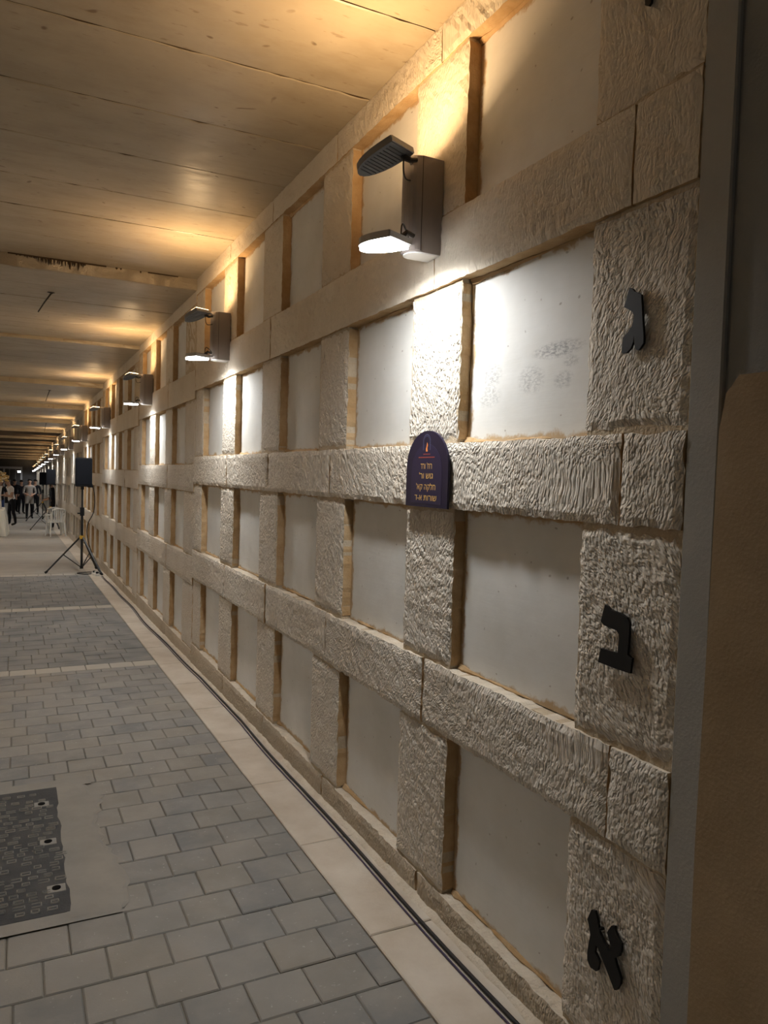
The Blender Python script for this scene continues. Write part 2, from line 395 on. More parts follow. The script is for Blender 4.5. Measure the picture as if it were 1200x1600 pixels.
# far bays: real stones, joined
fs = bmesh.new(); fp = bmesh.new()
for bi in range(NEAR, len(bays)):
    y0, y1, nic, drop, _ = bays[bi]; Z = {k_: v - drop for k_, v in ZL.items()}
    edges = [(y0, nic[0][0])] + [(nic[i][1], nic[i + 1][0]) for i in range(len(nic) - 1)] + [(nic[-1][1], y1)]
    for za, zb in rows:
        for a, b in edges: bx(fs, R.uniform(0, .006), .066, a, b, Z[za], Z[zb])
        for a, b in nic: bx(fp, PANX, .0655, a, b, Z[za], Z[zb])
    for za, zb in bands + [('D1', None), (None, 'A0')]:
        bx(fs, -.006, .066, y0 + .003, y1 - .003, Z[za] if za else fl(y1) - .1, Z[zb] if zb else CEIL[bi] + .02)
stuff(bm_obj('far_stonework', fs, M['stone'], wall)); stuff(bm_obj('far_niche_panels', fp, M['panel'], wall))

# ------------------------------------------------------------------ near end beside the corner: concrete strip, brown slab, dark concrete above
bm = bmesh.new(); bx(bm, .012, .55, -2.2, 1.225, -.1, 3.3)
nearwall = struct(bm_obj('wall_near', bm, M['conc_dark']))
bm = bmesh.new(); bx(bm, .0, .06, 1.136, 1.222, .0, 3.19, bevel=.004)
bm_obj('cement_strip', bm, M['concrete'], nearwall)
prof = [(-2.2, .02), (1.138, .02), (1.143, .8), (1.137, 1.3), (1.134, 1.70), (1.120, 1.78), (1.090, 1.815), (-2.2, 1.822)]
bm = bmesh.new(); prism(bm, prof, 'x', -.002, .05)
bm_obj('cladding_slab', bm, M['brown_slab'], nearwall)

# ------------------------------------------------------------------ left wall, far end
XL = -4.6
bm = bmesh.new(); bx(bm, XL - .3, XL, -2.2, YEND, fl(YEND) - .3, 3.3)
struct(bm_obj('wall_left', bm, M['plaster']))
bm = bmesh.new(); bx(bm, XL - .3, .55, YEND, YEND + .3, fl(YEND) - .3, 3.0)
struct(bm_obj('wall_end', bm, M['dark_wall']))

# ------------------------------------------------------------------ floor
bm = bmesh.new()
def slopebox(bm, x0, x1, y0, y1, top, thick, mi=0):
    v = [bm.verts.new((x, yy, fl(yy) + dz)) for x in (x0, x1) for yy in (y0, y1) for dz in (top - thick, top)]
    for q in ((0, 1, 3, 2), (4, 6, 7, 5), (0, 4, 5, 1), (2, 3, 7, 6), (0, 2, 6, 4), (1, 5, 7, 3)): bm.faces.new([v[i] for i in q]).material_index = mi
slopebox(bm, XL, .066, -2.2, 13.62, -.007, .25, 0); slopebox(bm, XL, .066, 13.62, YEND + .1, 0, .25, 1)
floor = struct(bm_obj('floor', bm, [M['sand'], M['floor_far']]))
PX, PY = .188, .183; RX = -SLOPE
def paver_mesh(wx, wy, bev=.004):
    bm = bmesh.new(); bx(bm, -wx / 2, wx / 2, -wy / 2, wy / 2, -.045, 0)
    es = [e for e in bm.edges if all(v.co.z > -.01 for v in e.verts)]
    bmesh.ops.bevel(bm, geom=es, offset=bev, segments=1, affect='EDGES')
    return bm
proto = {}
prnd = random.Random(3)
COVER = (-2.34, -1.165, 2.79, 3.99)
cells = []
yy = 1.987 - PY * 4; row = 0
while yy < 6.46:
    off = (.045 if row % 2 else .150) + prnd.uniform(-.012, .012)
    xr = -.262; x = -off
    while x > -.262: x -= PX
    first = True
    while xr > -4.5:
        xl = x; wdt = xr - xl
        if first and wdt < .045: xl = x - PX; wdt = xr - xl; x -= PX
        if first: x = xl
        cells.append((xl, xr, yy, min(yy + PY, 6.478))); xr = xl; x = xl - PX; first = False
    yy += PY; row += 1
def in_cover(c): mx, my = (c[0] + c[1]) / 2, (c[2] + c[3]) / 2; return COVER[0] < mx < COVER[1] - .02 and COVER[2] < my < COVER[3]
cells = [c for c in cells if not in_cover(c)]
vis = [c for c in cells if c[1] > -1.62 and c[3] > 1.7]
rest = [c for c in cells if c not in vis]
vis = sorted(vis, key=lambda c: c[2])[:300]; vs_ = set(vis); rest = [c for c in cells if c not in vs_]
for c in vis:
    wx, wy = round(c[1] - c[0] - .0035, 3), round(c[3] - c[2] - .0035, 3); key = (wx, wy)
    loc = ((c[0] + c[1]) / 2, (c[2] + c[3]) / 2, fl((c[2] + c[3]) / 2) + prnd.uniform(-.0025, .0015))
    rot = (RX + prnd.uniform(-.006, .006), prnd.uniform(-.006, .006), prnd.uniform(-.004, .004))
    if key in proto: copy_obj(proto[key], loc, rot, floor)
    else: proto[key] = bm_obj('paver', paver_mesh(wx, wy), M['paver'], floor, loc=loc, rot=rot)
def joined_pavers(name, cells, mat):
    V = []; F = []
    for (x0, x1, y0, y1) in cells:
        g = .003; b = len(V); dz = prnd.uniform(-.002, .0015); a0, a1, b0, b1 = x0 + g, x1 - g, y0 + g, y1 - g; e = .003
        for (x_, y_, z_) in ((a0, b0, -.045), (a1, b0, -.045), (a1, b1, -.045), (a0, b1, -.045), (a0, b0, -e), (a1, b0, -e), (a1, b1, -e), (a0, b1, -e), (a0 + e, b0 + e, 0), (a1 - e, b0 + e, 0), (a1 - e, b1 - e, 0), (a0 + e, b1 - e, 0)):
            V.append((x_, y_, fl(y_) + z_ + dz))
        for k_ in (0, 4):
            for i in range(4): F.append((b + k_ + i, b + k_ + (i + 1) % 4, b + k_ + 4 + (i + 1) % 4, b + k_ + 4 + i))
        F.append((b + 8, b + 9, b + 10, b + 11))
    return stuff(mesh_obj(name, V, F, mat, floor))
# rows whose far pavers are too flat to pick apart: mixed sizes between the pale rows
def mixed(y0, y1):
    out = []; yy = y0
    while yy < y1 - .03:
        hgt = prnd.choice((.12, .183, .183, .24)); y2 = min(yy + hgt, y1); y2 = y1 if y1 - y2 < .06 else y2
        xr = -.262
        while xr > -4.5:
            w_ = prnd.choice((.12, .18, .18, .24, .30)); out.append((xr - w_, xr, yy, y2)); xr -= w_
        yy = y2
    return out
def m_joined():
    s = NT('grey_paver_far', .7, .3); wd = s.world()
    vor = s.new('TexNoise'); s.put(vor.inputs['Vector'], wd); vor.inputs['Scale'].default_value = 4.0
    c = s.ramp(vor.outputs['Fac'], [(.3, (.17, .172, .17)), (.5, (.225, .222, .21)), (.7, (.28, .265, .24))])
    s.color(c); s.bump(s.noise(wd, 120, 3, .6), .25, .004); return s.m
M['paver_j'] = m_joined()
joined_pavers('outer_pavers', rest, M['paver'])
joined_pavers('mixed_pavers', mixed(6.668, 9.72) + mixed(9.955, 13.40), M['paver_j'])
def strip_row(y0, y1, individual=True):
    xr = -.262
    n = 0
    while xr > -4.5:
        if xr > -1.75:
            key = ('l', round(y1 - y0, 3))
            loc = (xr - PX / 2, (y0 + y1) / 2, fl((y0 + y1) / 2) + prnd.uniform(-.002, .0015))
            if key in proto: copy_obj(proto[key], loc, (RX, 0, 0), floor)
            else: proto[key] = bm_obj('pale_paver', paver_mesh(PX - .005, y1 - y0 - .005), M['paver_light'], floor, loc=loc, rot=(RX, 0, 0))
        else: rest_l.append((xr - PX, xr, y0, y1))
        xr -= PX
rest_l = []
for a, b in ((6.48, 6.665), (9.722, 9.953), (13.402, 13.618)): strip_row(a, b)
joined_pavers('outer_pale_pavers', rest_l, M['paver_light'])
bm = bmesh.new()
for i in range(9): yq = 17.8 + 4.3 * i; slopebox(bm, XL + .02, -.27, yq, yq + .2, .003, .05)
bm_obj('far_pale_strips', bm, M['paver_light'], floor)['kind'] = 'stuff'
# kerb stones beside the wall
yk = 2.228 - .705 * 2; kp = None; krnd = random.Random(8)
while yk < 15:
    L = .705 - .004
    if kp is None:
        bm = bmesh.new(); bx(bm, -.131, .131, -L / 2, L / 2, -.06, .004)
        bmesh.ops.bevel(bm, geom=[e for e in bm.edges if all(v.co.z > 0 for v in e.verts)], offset=.004, segments=1, affect='EDGES')
        kp = bm_obj('kerb_stone', bm, M['curb'], floor); o = kp
    else: o = copy_obj(kp)
    o.location = (-.129, yk + .3525, fl(yk + .3525)); o.rotation_euler = (RX + krnd.uniform(-.002, .002), krnd.uniform(-.008, .008), 0); yk += .705
bm = bmesh.new(); slopebox(bm, -.26, .0, yk, YEND, .003, .06); bm_obj('far_kerb', bm, M['curb'], floor)['kind'] = 'stuff'
# thin mortar fillet where the wall meets the kerb
V = []; F = []; frnd = random.Random(2); yq = 1.1; n = 0
while yq < 14.2:
    a = frnd.uniform(.006, .022); V += [(-a - .012, yq, fl(yq) + .003), (-.012, yq, fl(yq) + .012 + frnd.uniform(0, .012)), (.02, yq, fl(yq) + .016)]; yq += .07; n += 1
for i in range(n - 1): b = 3 * i; F += [(b, b + 1, b + 4, b + 3), (b + 1, b + 2, b + 5, b + 4)]
mesh_obj('mortar_fillet', V, F, M['sill'], floor, smooth=True)
# cement patch around the manhole cover
out = []
prn = random.Random(21)
for i in range(40):
    t = i / 39
    out.append((-.985 + .03 * math.sin(t * 9) + prn.uniform(-.012, .012) - (.06 if t > .8 else 0), 2.745 + t * 1.33))
V = [(-2.45, 2.72, fl(2.72) + .0045), (-2.45, 4.10, fl(4.1) + .0045)] + [(x, y_, fl(y_) + .0045) for x, y_ in out]
# strip between cover edge and patch outline
V = []; F = []
for i, (x, y_) in enumerate(out):
    V += [(x, y_, fl(y_) + .001), (x - .015, y_, fl(y_) + .0045), (-1.18, y_, fl(y_) + .0055)]
    if i: b = 3 * (i - 1); F += [(b, b + 1, b + 4, b + 3), (b + 1, b + 2, b + 5, b + 4)]
b0 = len(V)
for ya, yb in ((2.715, 2.80), (3.98, 4.085)):
    b = len(V)
    for x in (-2.42, -1.0):
        for y_ in (ya, yb): V.append((x, y_, fl(y_) + .0045))
    F.append((b, b + 2, b + 3, b + 1))
mesh_obj('cement_patch', V, F, M['patch'], floor)

# ------------------------------------------------------------------ ceiling
bm = bmesh.new()
for bi, (a, b, *_) in enumerate(bays):
    bx(bm, XL, .55, a if bi else -2.2, b, CEIL[bi] + (.022 if bi < 6 else 0), CEIL[bi] + .4)
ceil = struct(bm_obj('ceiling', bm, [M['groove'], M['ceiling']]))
crnd = random.Random(4)
joints = [-2.2, -1.5, -.94, -.38, .18, .75, 1.31, 1.87, 2.44, 3.00, 3.57, 4.12, 4.70, 5.23, 5.82]
strips = [(a, b, CEIL[0]) for a, b in zip(joints[:-1], joints[1:])] + [(5.82, 6.45, CEIL[0])]
for bi in range(1, 6):
    a, b = bays[bi][0], bays[bi][1]; n = round((b - a) / .56)
    strips += [(a + (b - a) * i / n, a + (b - a) * (i + 1) / n, CEIL[bi]) for i in range(n)]
for i, (a, b, z) in enumerate(strips):
    # one cast strip: wavy long edges, tiny height differences
    V = []; F = []; nx = 90; dz = crnd.uniform(-.0015, .0015); last = any(abs(b - q[1]) < .03 for q in bays)
    e0 = [max(.0004, crnd.gauss(.002, .003)) * (1 if crnd.random() < .85 else 2.2) for _ in range(nx + 1)]; e1 = [crnd.uniform(.0002, .0025) for _ in range(nx + 1)]
    for j in range(nx + 1):
        x = XL + (0.01 - XL) * j / nx
        V += [(x, a + e0[j], z + .03), (x, a + e0[j], z + dz + .003), (x, a + e0[j] + .006, z + dz), (x, b - e1[j] - .006, z + dz), (x, b - e1[j], z + dz + .003), (x, b - e1[j], z + .03)]
    for j in range(nx):
        for k_ in range(5): q = 6 * j + k_; F.append((q, q + 1, q + 7, q + 6))
    F += [tuple(range(6)), tuple(6 * nx + k_ for k_ in range(5, -1, -1))]
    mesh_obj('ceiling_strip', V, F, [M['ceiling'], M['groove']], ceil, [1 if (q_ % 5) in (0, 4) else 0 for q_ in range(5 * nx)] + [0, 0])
# step faces where the ceiling drops at each bay, with a rough mortar line
for bi in range(1, len(bays)):
    a = bays[bi][0]; zt = CEIL[bi - 1]; zb = CEIL[bi]
    V = []; F = []; nx = 40
    for j in range(nx + 1):
        x = XL + (0.01 - XL) * j / nx; sk = .0
        V += [(x, a + .006, zt + .02), (x, a - .004 + crnd.uniform(-.006, .004), zt + .001), (x, a - .006 + crnd.uniform(-.004, .004), (zt + zb) / 2), (x, a - .004, zb + crnd.uniform(-.004, .004)), (x, a + .03, zb - .001)]
    for j in range(nx):
        for k_ in range(4): q = 5 * j + k_; F.append((q, q + 1, q + 6, q + 5))
    mesh_obj('ceiling_step', V, F, M['base'] if bi == 1 else M['ceiling'], ceil)
# dark seep drips on the first step
drn = random.Random(17); bm = bmesh.new()
for i in range(34):
    x = -1.36 + .62 * (i / 33) + drn.uniform(-.008, .008) if i < 26 else drn.uniform(-1.5, -.1)
    L = (.012 + .06 * max(0, 1 - abs(x + 1.0) / .34)) * drn.uniform(.4, 1.1) if i < 26 else drn.uniform(.008, .02); r_ = drn.uniform(.003, .007)
    tube(bm, [(x, 6.42, 3.188), (x, 6.418, 3.188 - L * .6), (x + drn.uniform(-.003, .003), 6.419, 3.188 - L)], [r_ * 1.5, r_, r_ * .3], 5)
bx(bm, -1.42, -.72, 6.408, 6.42, 3.182, 3.19); bx(bm, -.40, -.16, 6.412, 6.42, 3.183, 3.19)
stuff(bm_obj('seep_drips', bm, M['stain'], ceil))

# ------------------------------------------------------------------ wall lamps
def dshape(w, L, n=12, flat=.30):
    """flat edge at s=0 (along t), rounded end at s=L: points (s, t)"""
    pts = [(0, -w / 2), (L * flat, -w / 2)]
    for i in range(1, n): a = -math.pi / 2 + math.pi * i / n; pts.append((L * flat + L * (1 - flat) * math.cos(a), w / 2 * math.sin(a)))
    return pts + [(L * flat, w / 2), (0, w / 2)]
ORD = ['nearest', 'second', 'third', 'fourth', 'fifth', 'sixth', 'seventh', 'eighth', 'ninth', 'tenth', 'eleventh', 'twelfth', 'thirteenth', 'fourteenth', 'fifteenth', 'sixteenth']
def lamp_head(name, parent, L, z, tilt, warm, detail):
    ax = Vector((-.42, .907, 0)); tr = Vector((.907, .42, 0)); o3 = Vector((-.213, -.135, 0))
    # tilt: the tip goes down for positive tilt
    ax3 = (ax * math.cos(tilt) + Vector((0, 0, -math.sin(tilt)))); nz = tr.cross(ax3).normalized()
    if nz.z < 0: nz = -nz
    org = o3 + Vector((0, 0, z))
    def P(s_, t_, h_): return org + ax3 * s_ + tr * t_ + nz * h_
    def slab(bm, w_, L_, h0, h1, s0=0, mi=0):
        pts = dshape(w_, L_); A = [bm.verts.new(P(s0 + p[0], p[1], h0)) for p in pts]; B = [bm.verts.new(P(s0 + p[0], p[1], h1)) for p in pts]; n = len(pts)
        bm.faces.new(A).material_index = mi; bm.faces.new(B[::-1]).material_index = mi
        for i in range(n): bm.faces.new((A[i], B[i], B[(i + 1) % n], A[(i + 1) % n])).material_index = mi
    bm = bmesh.new(); slab(bm, .118, L, 0, .024)
    head = bm_obj(name, bm, M['lamp_dark'] if warm else M['lamp_grey'], parent)
    bm = bmesh.new()
    if warm: slab(bm, .104, L - .014, .0242, .029, .006)
    else: slab(bm, .108, L - .01, -.012, -.0002, .005)
    bm_obj('lens', bm, M['lens_warm' if warm else 'lens_cool'], head)
    bm = bmesh.new(); pts = [P(-.001, -.058, .002), P(-.001, .058, .002), P(-.001, .058, .022), P(-.001, -.058, .022)]
    V = [bm.verts.new(p) for p in pts] + [bm.verts.new(p - ax3 * .004) for p in pts]
    for q in ((0, 1, 2, 3), (7, 6, 5, 4), (0, 4, 5, 1), (1, 5, 6, 2), (2, 6, 7, 3), (3, 7, 4, 0)): bm.faces.new([V[i] for i in q])
    bm_obj('end_plate', bm, M['lamp_grey'], head)
    if detail:
        if warm:
            bm = bmesh.new()
            for i in range(11):
                s_ = .02 + i * (L - .05) / 10; hw = .045 if s_ < L * .55 else .045 * (1 - ((s_ - L * .55) / (L * .5)) ** 2)
                a, b = P(s_, -hw, -.001), P(s_, hw, -.001); tube(bm, [a, b], .0022, 5)
            bm_obj('cooling_fin', bm, M['lamp_dark'], head)
        bm = bmesh.new(); zc = -.018 if warm else .045
        tube(bm, [P(.03, .035, 0 if warm else .02), P(.012, .050, zc), P(.0, .075, zc * .8)], [.011, .009, .007], 7)
        bm_obj('hinge_knuckle', bm, M['wire'], head)
    ld = bpy.data.lights.new('head_light', 'AREA'); ld.shape = 'ELLIPSE'; ld.size = .09; ld.size_y = L * .75
    ld.energy = WARM_W if warm else COOL_W; ld.color = WARM_C if warm else COOL_C; ld.spread = math.radians(165)
    lo = bpy.data.objects.new('head_light', ld); link(lo, parent)
    c = P(L * .48, 0, .034 if warm else -.018); zax = -nz if warm else nz   # area lights shine along local -Z
    xax = tr; yax = zax.cross(xax)
    lo.matrix_local = Matrix(((xax.x, yax.x, zax.x, c.x), (xax.y, yax.y, zax.y, c.y), (xax.z, yax.z, zax.z, c.z), (0, 0, 0, 1)))
    return head, P
def wall_lamp(yc, zb, label, detail, rnd):
    t = empty('wall_lamp', (0, yc, zb)); tag(t, label, 'lamp', 'wall lamps in a row')
    H = .33; W = .095
    # housing: D section, flat back on the stone, rounded front toward the corridor
    bm = bmesh.new(); pts = [(-s_, t_) for s_, t_ in dshape(W, .128, 12, .62)]; prism(bm, [p for p in pts if True], 'z', 0, H)
    bmesh.ops.bevel(bm, geom=[e for e in bm.edges if abs(e.verts[0].co.z - e.verts[1].co.z) < 1e-5], offset=.002, segments=1, affect='EDGES')
    ho = bm_obj('housing', bm, M['lamp_metal'], t); ho.location = (-.004, 0, 0)
    bm = bmesh.new(); pts = [(-.088 - s_, t_) for s_, t_ in dshape(W + .004, .046, 10, .25)]; prism(bm, pts, 'z', .006, H - .004)
    bm_obj('front_cover', bm, M['lamp_metal'], t)
    bm = bmesh.new(); bx(bm, -.0885, -.0865, -W / 2 - .003, W / 2 + .003, .004, H - .002); bm_obj('seam', bm, M['wire'], t)
    bm = bmesh.new(); pts = [(-.008 - s_, t_) for s_, t_ in dshape(W - .008, .118, 12, .62)]; prism(bm, pts, 'z', -.004, .0005); bm_obj('bottom_diffuser', bm, M['diffuser'], t)
    bm = bmesh.new(); bx(bm, -.004, .008, -.03, .03, .04, H - .04); bm_obj('wall_bracket', bm, M['wire'], t)
    tw = rnd.uniform(-.05, .05)
    uh, UP = lamp_head('upper_head', t, .192, H - .035, .22 + tw, True, detail)
    lh, LP = lamp_head('lower_head', t, .172, -.008, -.05 + tw * .5, False, detail)
    for hd, Pf, zz in ((uh, UP, H - .035), (lh, LP, -.008)):
        bm = bmesh.new(); e = Vector((-.118, -.02, zz + (.005 if zz > .1 else .03))); s0 = Pf(.012, .045, .01)
        tube(bm, [s0, (s0 + e) / 2 + Vector((0, 0, .004)), e], .0065, 7); bm_obj('hinge_arm', bm, M['lamp_grey'], t)
        if detail:
            a = Pf(.02, .03, -.004 if zz > .1 else .024); sg = -1 if zz > .1 else 1
            bm = bmesh.new(); e2 = Vector((-.130, -.035, zz - .055 if zz > .1 else zz + .055))
            pts = [a]
            for i in range(1, 9): u_ = i / 9; p = a.lerp(e2, u_); p += Vector((-.02, -.02, sg * .035)) * math.sin(math.pi * u_); pts.append(p)
            pts.append(e2); tube(bm, pts, .0028, 6); bm_obj('cable', bm, M['wire'], t)
    return t
lrnd = random.Random(6); li = 0
for bi, (a, b, nic, drop, lp) in enumerate(bays):
    for k_ in lp:
        yc = (nic[k_][1] + nic[k_ + 1][0]) / 2
        if bi == 0 and k_ == 0: lab = 'nearest wall lamp, its lit white head above the purple plaque'
        else: lab = '%s wall lamp from the near corner, dark box with two swivel heads' % ORD[min(li, 15)]
        wall_lamp(yc + .002, 2.372 - drop, lab, bi < 2, lrnd); li += 1

# lamps added on the unseen opposite wall to fill the shaded rows
for i in range(7):
    yq = 4.4 + 4.3 * i
    o = wall_lamp(0, 0, '%s added fill lamp on the unseen opposite wall' % ORD[i], False, lrnd)
    o.location = (XL, yq, 2.34 - .085 * i); o.rotation_euler = (0, 0, math.pi); o['group'] = 'added fill lamps on the opposite wall'
    for c_ in o.children:
        if c_.type == 'LIGHT': c_.data.energy *= 2.0  # stronger than the visible row, as added fill

# ------------------------------------------------------------------ row letters and plaque on the stone
GIMEL = [(1.393, 2.055), (1.384, 2.051), (1.377, 2.043), (1.354, 2.031), (1.348, 1.983), (1.344, 1.956), (1.34, 1.929), (1.34, 1.915), (1.349, 1.905), (1.356, 1.9), (1.363, 1.903), (1.368, 1.912), (1.37, 1.926), (1.372, 1.937), (1.373, 1.923), (1.38, 1.909), (1.394, 1.899), (1.409, 1.9), (1.41, 1.92), (1.408, 1.938), (1.392, 1.949), (1.38, 1.961), (1.375, 1.976), (1.375, 1.985), (1.379, 1.994), (1.389, 2.001), (1.408, 2.011), (1.402, 2.028), (1.397, 2.043)]
BET = [(1.429, 1.279), (1.421, 1.277), (1.409, 1.269), (1.376, 1.267), (1.354, 1.26), (1.344, 1.248), (1.344, 1.22), (1.346, 1.171), (1.334, 1.166), (1.331, 1.166), (1.335, 1.128), (1.387, 1.128), (1.446, 1.13), (1.438, 1.167), (1.407, 1.167), (1.379, 1.168), (1.377, 1.2), (1.378, 1.214), (1.386, 1.222), (1.406, 1.224), (1.431, 1.227), (1.442, 1.234), (1.437, 1.255)]
ALEF = [(1.431, 0.494), (1.417, 0.499), (1.409, 0.482), (1.398, 0.453), (1.383, 0.437), (1.364, 0.424), (1.358, 0.44), (1.368, 0.459), (1.373, 0.468), (1.359, 0.493), (1.348, 0.498), (1.345, 0.486), (1.334, 0.475), (1.323, 0.468), (1.323, 0.448), (1.329, 0.433), (1.343, 0.42), (1.336, 0.405), (1.32, 0.383), (1.321, 0.368), (1.331, 0.347), (1.34, 0.341), (1.353, 0.356), (1.372, 0.378), (1.387, 0.395), (1.405, 0.413), (1.41, 0.413), (1.412, 0.394), (1.401, 0.387), (1.394, 0.379), (1.399, 0.355), (1.405, 0.348), (1.426, 0.346), (1.438, 0.358), (1.439, 0.377), (1.435, 0.407), (1.431, 0.429), (1.438, 0.451), (1.444, 0.462)]
DALET = [(1.455, 2.868), (1.449, 2.866), (1.440, 2.852), (1.345, 2.850), (1.340, 2.846), (1.342, 2.836), (1.352, 2.832), (1.356, 2.76), (1.365, 2.708), (1.372, 2.704), (1.384, 2.712), (1.384, 2.80), (1.384, 2.826), (1.456, 2.828), (1.460, 2.838)]
def letter(name, pts, label):
    pts = [(a_ * 1.0106, 1.58 + (b_ - 1.58) * 1.0106) for a_, b_ in pts]
    bm = bmesh.new(); prism(bm, pts, 'x', -.011, -.004)
    bm.normal_update(); bmesh.ops.triangulate(bm, faces=[f_ for f_ in bm.faces if len(f_.verts) > 4])
    root = bm_obj(name, bm, M['black_letter']); tag(root, label, 'letter')
    cy = sum(p[0] for p in pts) / len(pts); zt = max(p[1] for p in pts); zb_ = min(p[1] for p in pts)
    return root
def stud(parent, y_, z_):
    bm = bmesh.new(); tube(bm, [(-.0105, y_ * 1.0106, 1.58 + (z_ - 1.58) * 1.0106), (.012, y_ * 1.0106, 1.58 + (z_ - 1.58) * 1.0106)], .004, 6); bm_obj('fixing_pin', bm, M['black_letter'], parent)
g_ = letter('hebrew_letter', GIMEL, 'black metal letter gimel on the corner stone beside the smudged panel'); stud(g_, 1.365, 2.0); stud(g_, 1.356, 1.93)
g_ = letter('hebrew_letter', BET, 'black metal letter bet on the corner stone at mid height'); stud(g_, 1.40, 1.25); stud(g_, 1.36, 1.15)
g_ = letter('hebrew_letter', ALEF, 'black metal letter alef on the lowest corner stone'); stud(g_, 1.40, .46); stud(g_, 1.35, .39)
g_ = letter('hebrew_letter', DALET, 'black metal letter dalet at the top edge, only its tip in view'); stud(g_, 1.40, 2.84); stud(g_, 1.37, 2.76)

pl = empty('plaque', (-.012, 2.366, 1.478)); tag(pl, 'dark purple arched plaque with gold Hebrew lines under the nearest lamp', 'sign')
def arch(w_, z0, zs, zt, n=18):
    pts = [(-w_ / 2, z0), (w_ / 2, z0)]
    for i in range(n + 1):
        a = math.pi * i / n; pts.append((w_ / 2 * math.cos(a), zs + (zt - zs) * math.sin(a) ** .92))
    return pts
bm = bmesh.new(); prism(bm, arch(.304, 0, .135, .275), 'x', -.012, -.004); bm_obj('board', bm, M['plaque'], pl)
bm = bmesh.new(); prism(bm, arch(.222, .012, .12, .228), 'x', -.0127, -.0115); bm_obj('inner_arch', bm, M['plaque_in'], pl)
def text_line(body, size, zc, mat, name, width=None):
    cu = bpy.data.curves.new(name, 'FONT'); cu.body = body; cu.size = size; cu.align_x = 'CENTER'; cu.extrude = 0; cu.offset = 0.0
    tmp = bpy.data.objects.new('tmp', cu); COL.objects.link(tmp); bpy.context.view_layer.update()
    me = bpy.data.meshes.new_from_object(tmp.evaluated_get(bpy.context.evaluated_depsgraph_get()))
    bpy.data.objects.remove(tmp); bpy.data.curves.remove(cu)
    bt = bmesh.new(); bt.from_mesh(me); bt.verts.ensure_lookup_table(); seen = set()
    for v0 in list(bt.verts):            # a letter drawn as two overlapping bars is refilled as two bars
        if v0 in seen: continue
        isl = [v0]; seen.add(v0)
        for q in isl:
            for e in q.link_edges:
                w2 = e.other_vert(q)
                if w2 not in seen: seen.add(w2); isl.append(w2)
        if len(isl) == 8:
            isl.sort(key=lambda q: q.index); bmesh.ops.delete(bt, geom=list({f_ for q in isl for f_ in q.link_faces}), context='FACES_ONLY')
            bt.faces.new(isl[:4][::-1]); bt.faces.new(isl[4:][::-1])
    bt.normal_update(); bmesh.ops.triangulate(bt, faces=bt.faces); bt.to_mesh(me); bt.free()
    xs = [v.co.x for v in me.vertices]; cx = (min(xs) + max(xs)) / 2; k_ = (width / (max(xs) - min(xs))) if width else 1.0
    ys = [v.co.y for v in me.vertices]
    # text x runs to the reader's right = -Y on this wall
    for v in me.vertices: v.co = Vector((-.0134, -(v.co.x - cx) * k_, zc + v.co.y))
    me.flip_normals(); me.update()
    me.materials.clear(); me.materials.append(M[mat]); o = bpy.data.objects.new(name, me); link(o, pl); return o
for body, zc, wd in (("דרו 'חר", .138, .082), ("'רו שוג", .103, .100), ("'אק הקלח", .063, .140), ("ד-א תורוש", .024, .160)):
    text_line(body, .031, zc, 'gold', 'gold_lettering', wd)
bm = bmesh.new()
for i in range(6): bx(bm, -.0134, -.013, -.025 + i * .0085, -.0195 + i * .0085, .189, .1925)
for i in range(15): bx(bm, -.0134, -.013, -.058 + i * .0078, -.0525 + i * .0078, .1775, .1812)
bm_obj('small_red_lines', bm, M['red_print'], pl)
bm = bmesh.new()
for ro, ri in ((.0275, .0250), (.0215, .0200)):
    def ap(r_): return [(-r_, .205)] + [(-r_ * math.cos(a), .235 + r_ * math.sin(a)) for a in [math.pi * i / 14 for i in range(15)]] + [(r_, .205)]
    A_, B_ = [[bm.verts.new((-.0133, p[0], p[1])) for p in ap(r_)] for r_ in (ro, ri)]
    for i in range(len(A_) - 1): bm.faces.new((A_[i], A_[i + 1], B_[i + 1], B_[i]))
bm_obj('arch_emblem', bm, M['blue_print'], pl)
bm = bmesh.new(); prism(bm, [(-.006, .2), (.004, .2), (.006, .21), (.001, .219), (-.002, .232), (-.007, .222), (-.004, .213)], 'x', -.0136, -.0128); bm_obj('flame_emblem', bm, M['flame'], pl)

# ------------------------------------------------------------------ manhole cover
cx0, cx1, cy0, cy1 = COVER
mc = empty('manhole_cover', ((cx0 + cx1) / 2, (cy0 + cy1) / 2, fl((cy0 + cy1) / 2))); mc.rotation_euler = (RX, 0, 0)
tag(mc, 'dark rectangular manhole cover with worn raised tread set in the paving', 'manhole cover')
hw, hl = (cx1 - cx0) / 2, (cy1 - cy0) / 2
mrnd = random.Random(13)
out = []
for i in range(24): out.append((hw + mrnd.uniform(-.008, .006), -hl + 2 * hl * i / 23))
out = [(-hw, -hl)] + out + [(-hw, hl)]
bm = bmesh.new(); prism(bm, out, 'z', -.04, .006); bm_obj('plate', bm, M['cover'], mc)
V = []; F = []; MI = []
def tbox(x0, x1, y0, y1, h):
    b = len(V); e = .003
    for (x_, y_, z_) in ((x0, y0, .005), (x1, y0, .005), (x1, y1, .005), (x0, y1, .005), (x0 + e, y0 + e, h), (x1 - e, y0 + e, h), (x1 - e, y1 - e, h), (x0 + e, y1 - e, h)): V.append((x_, y_, z_))
    for i in range(4): F.append((b + i, b + (i + 1) % 4, b + 4 + (i + 1) % 4, b + 4 + i))
    F.append((b + 4, b + 5, b + 6, b + 7))
yy = -hl + .03; rr_ = 0
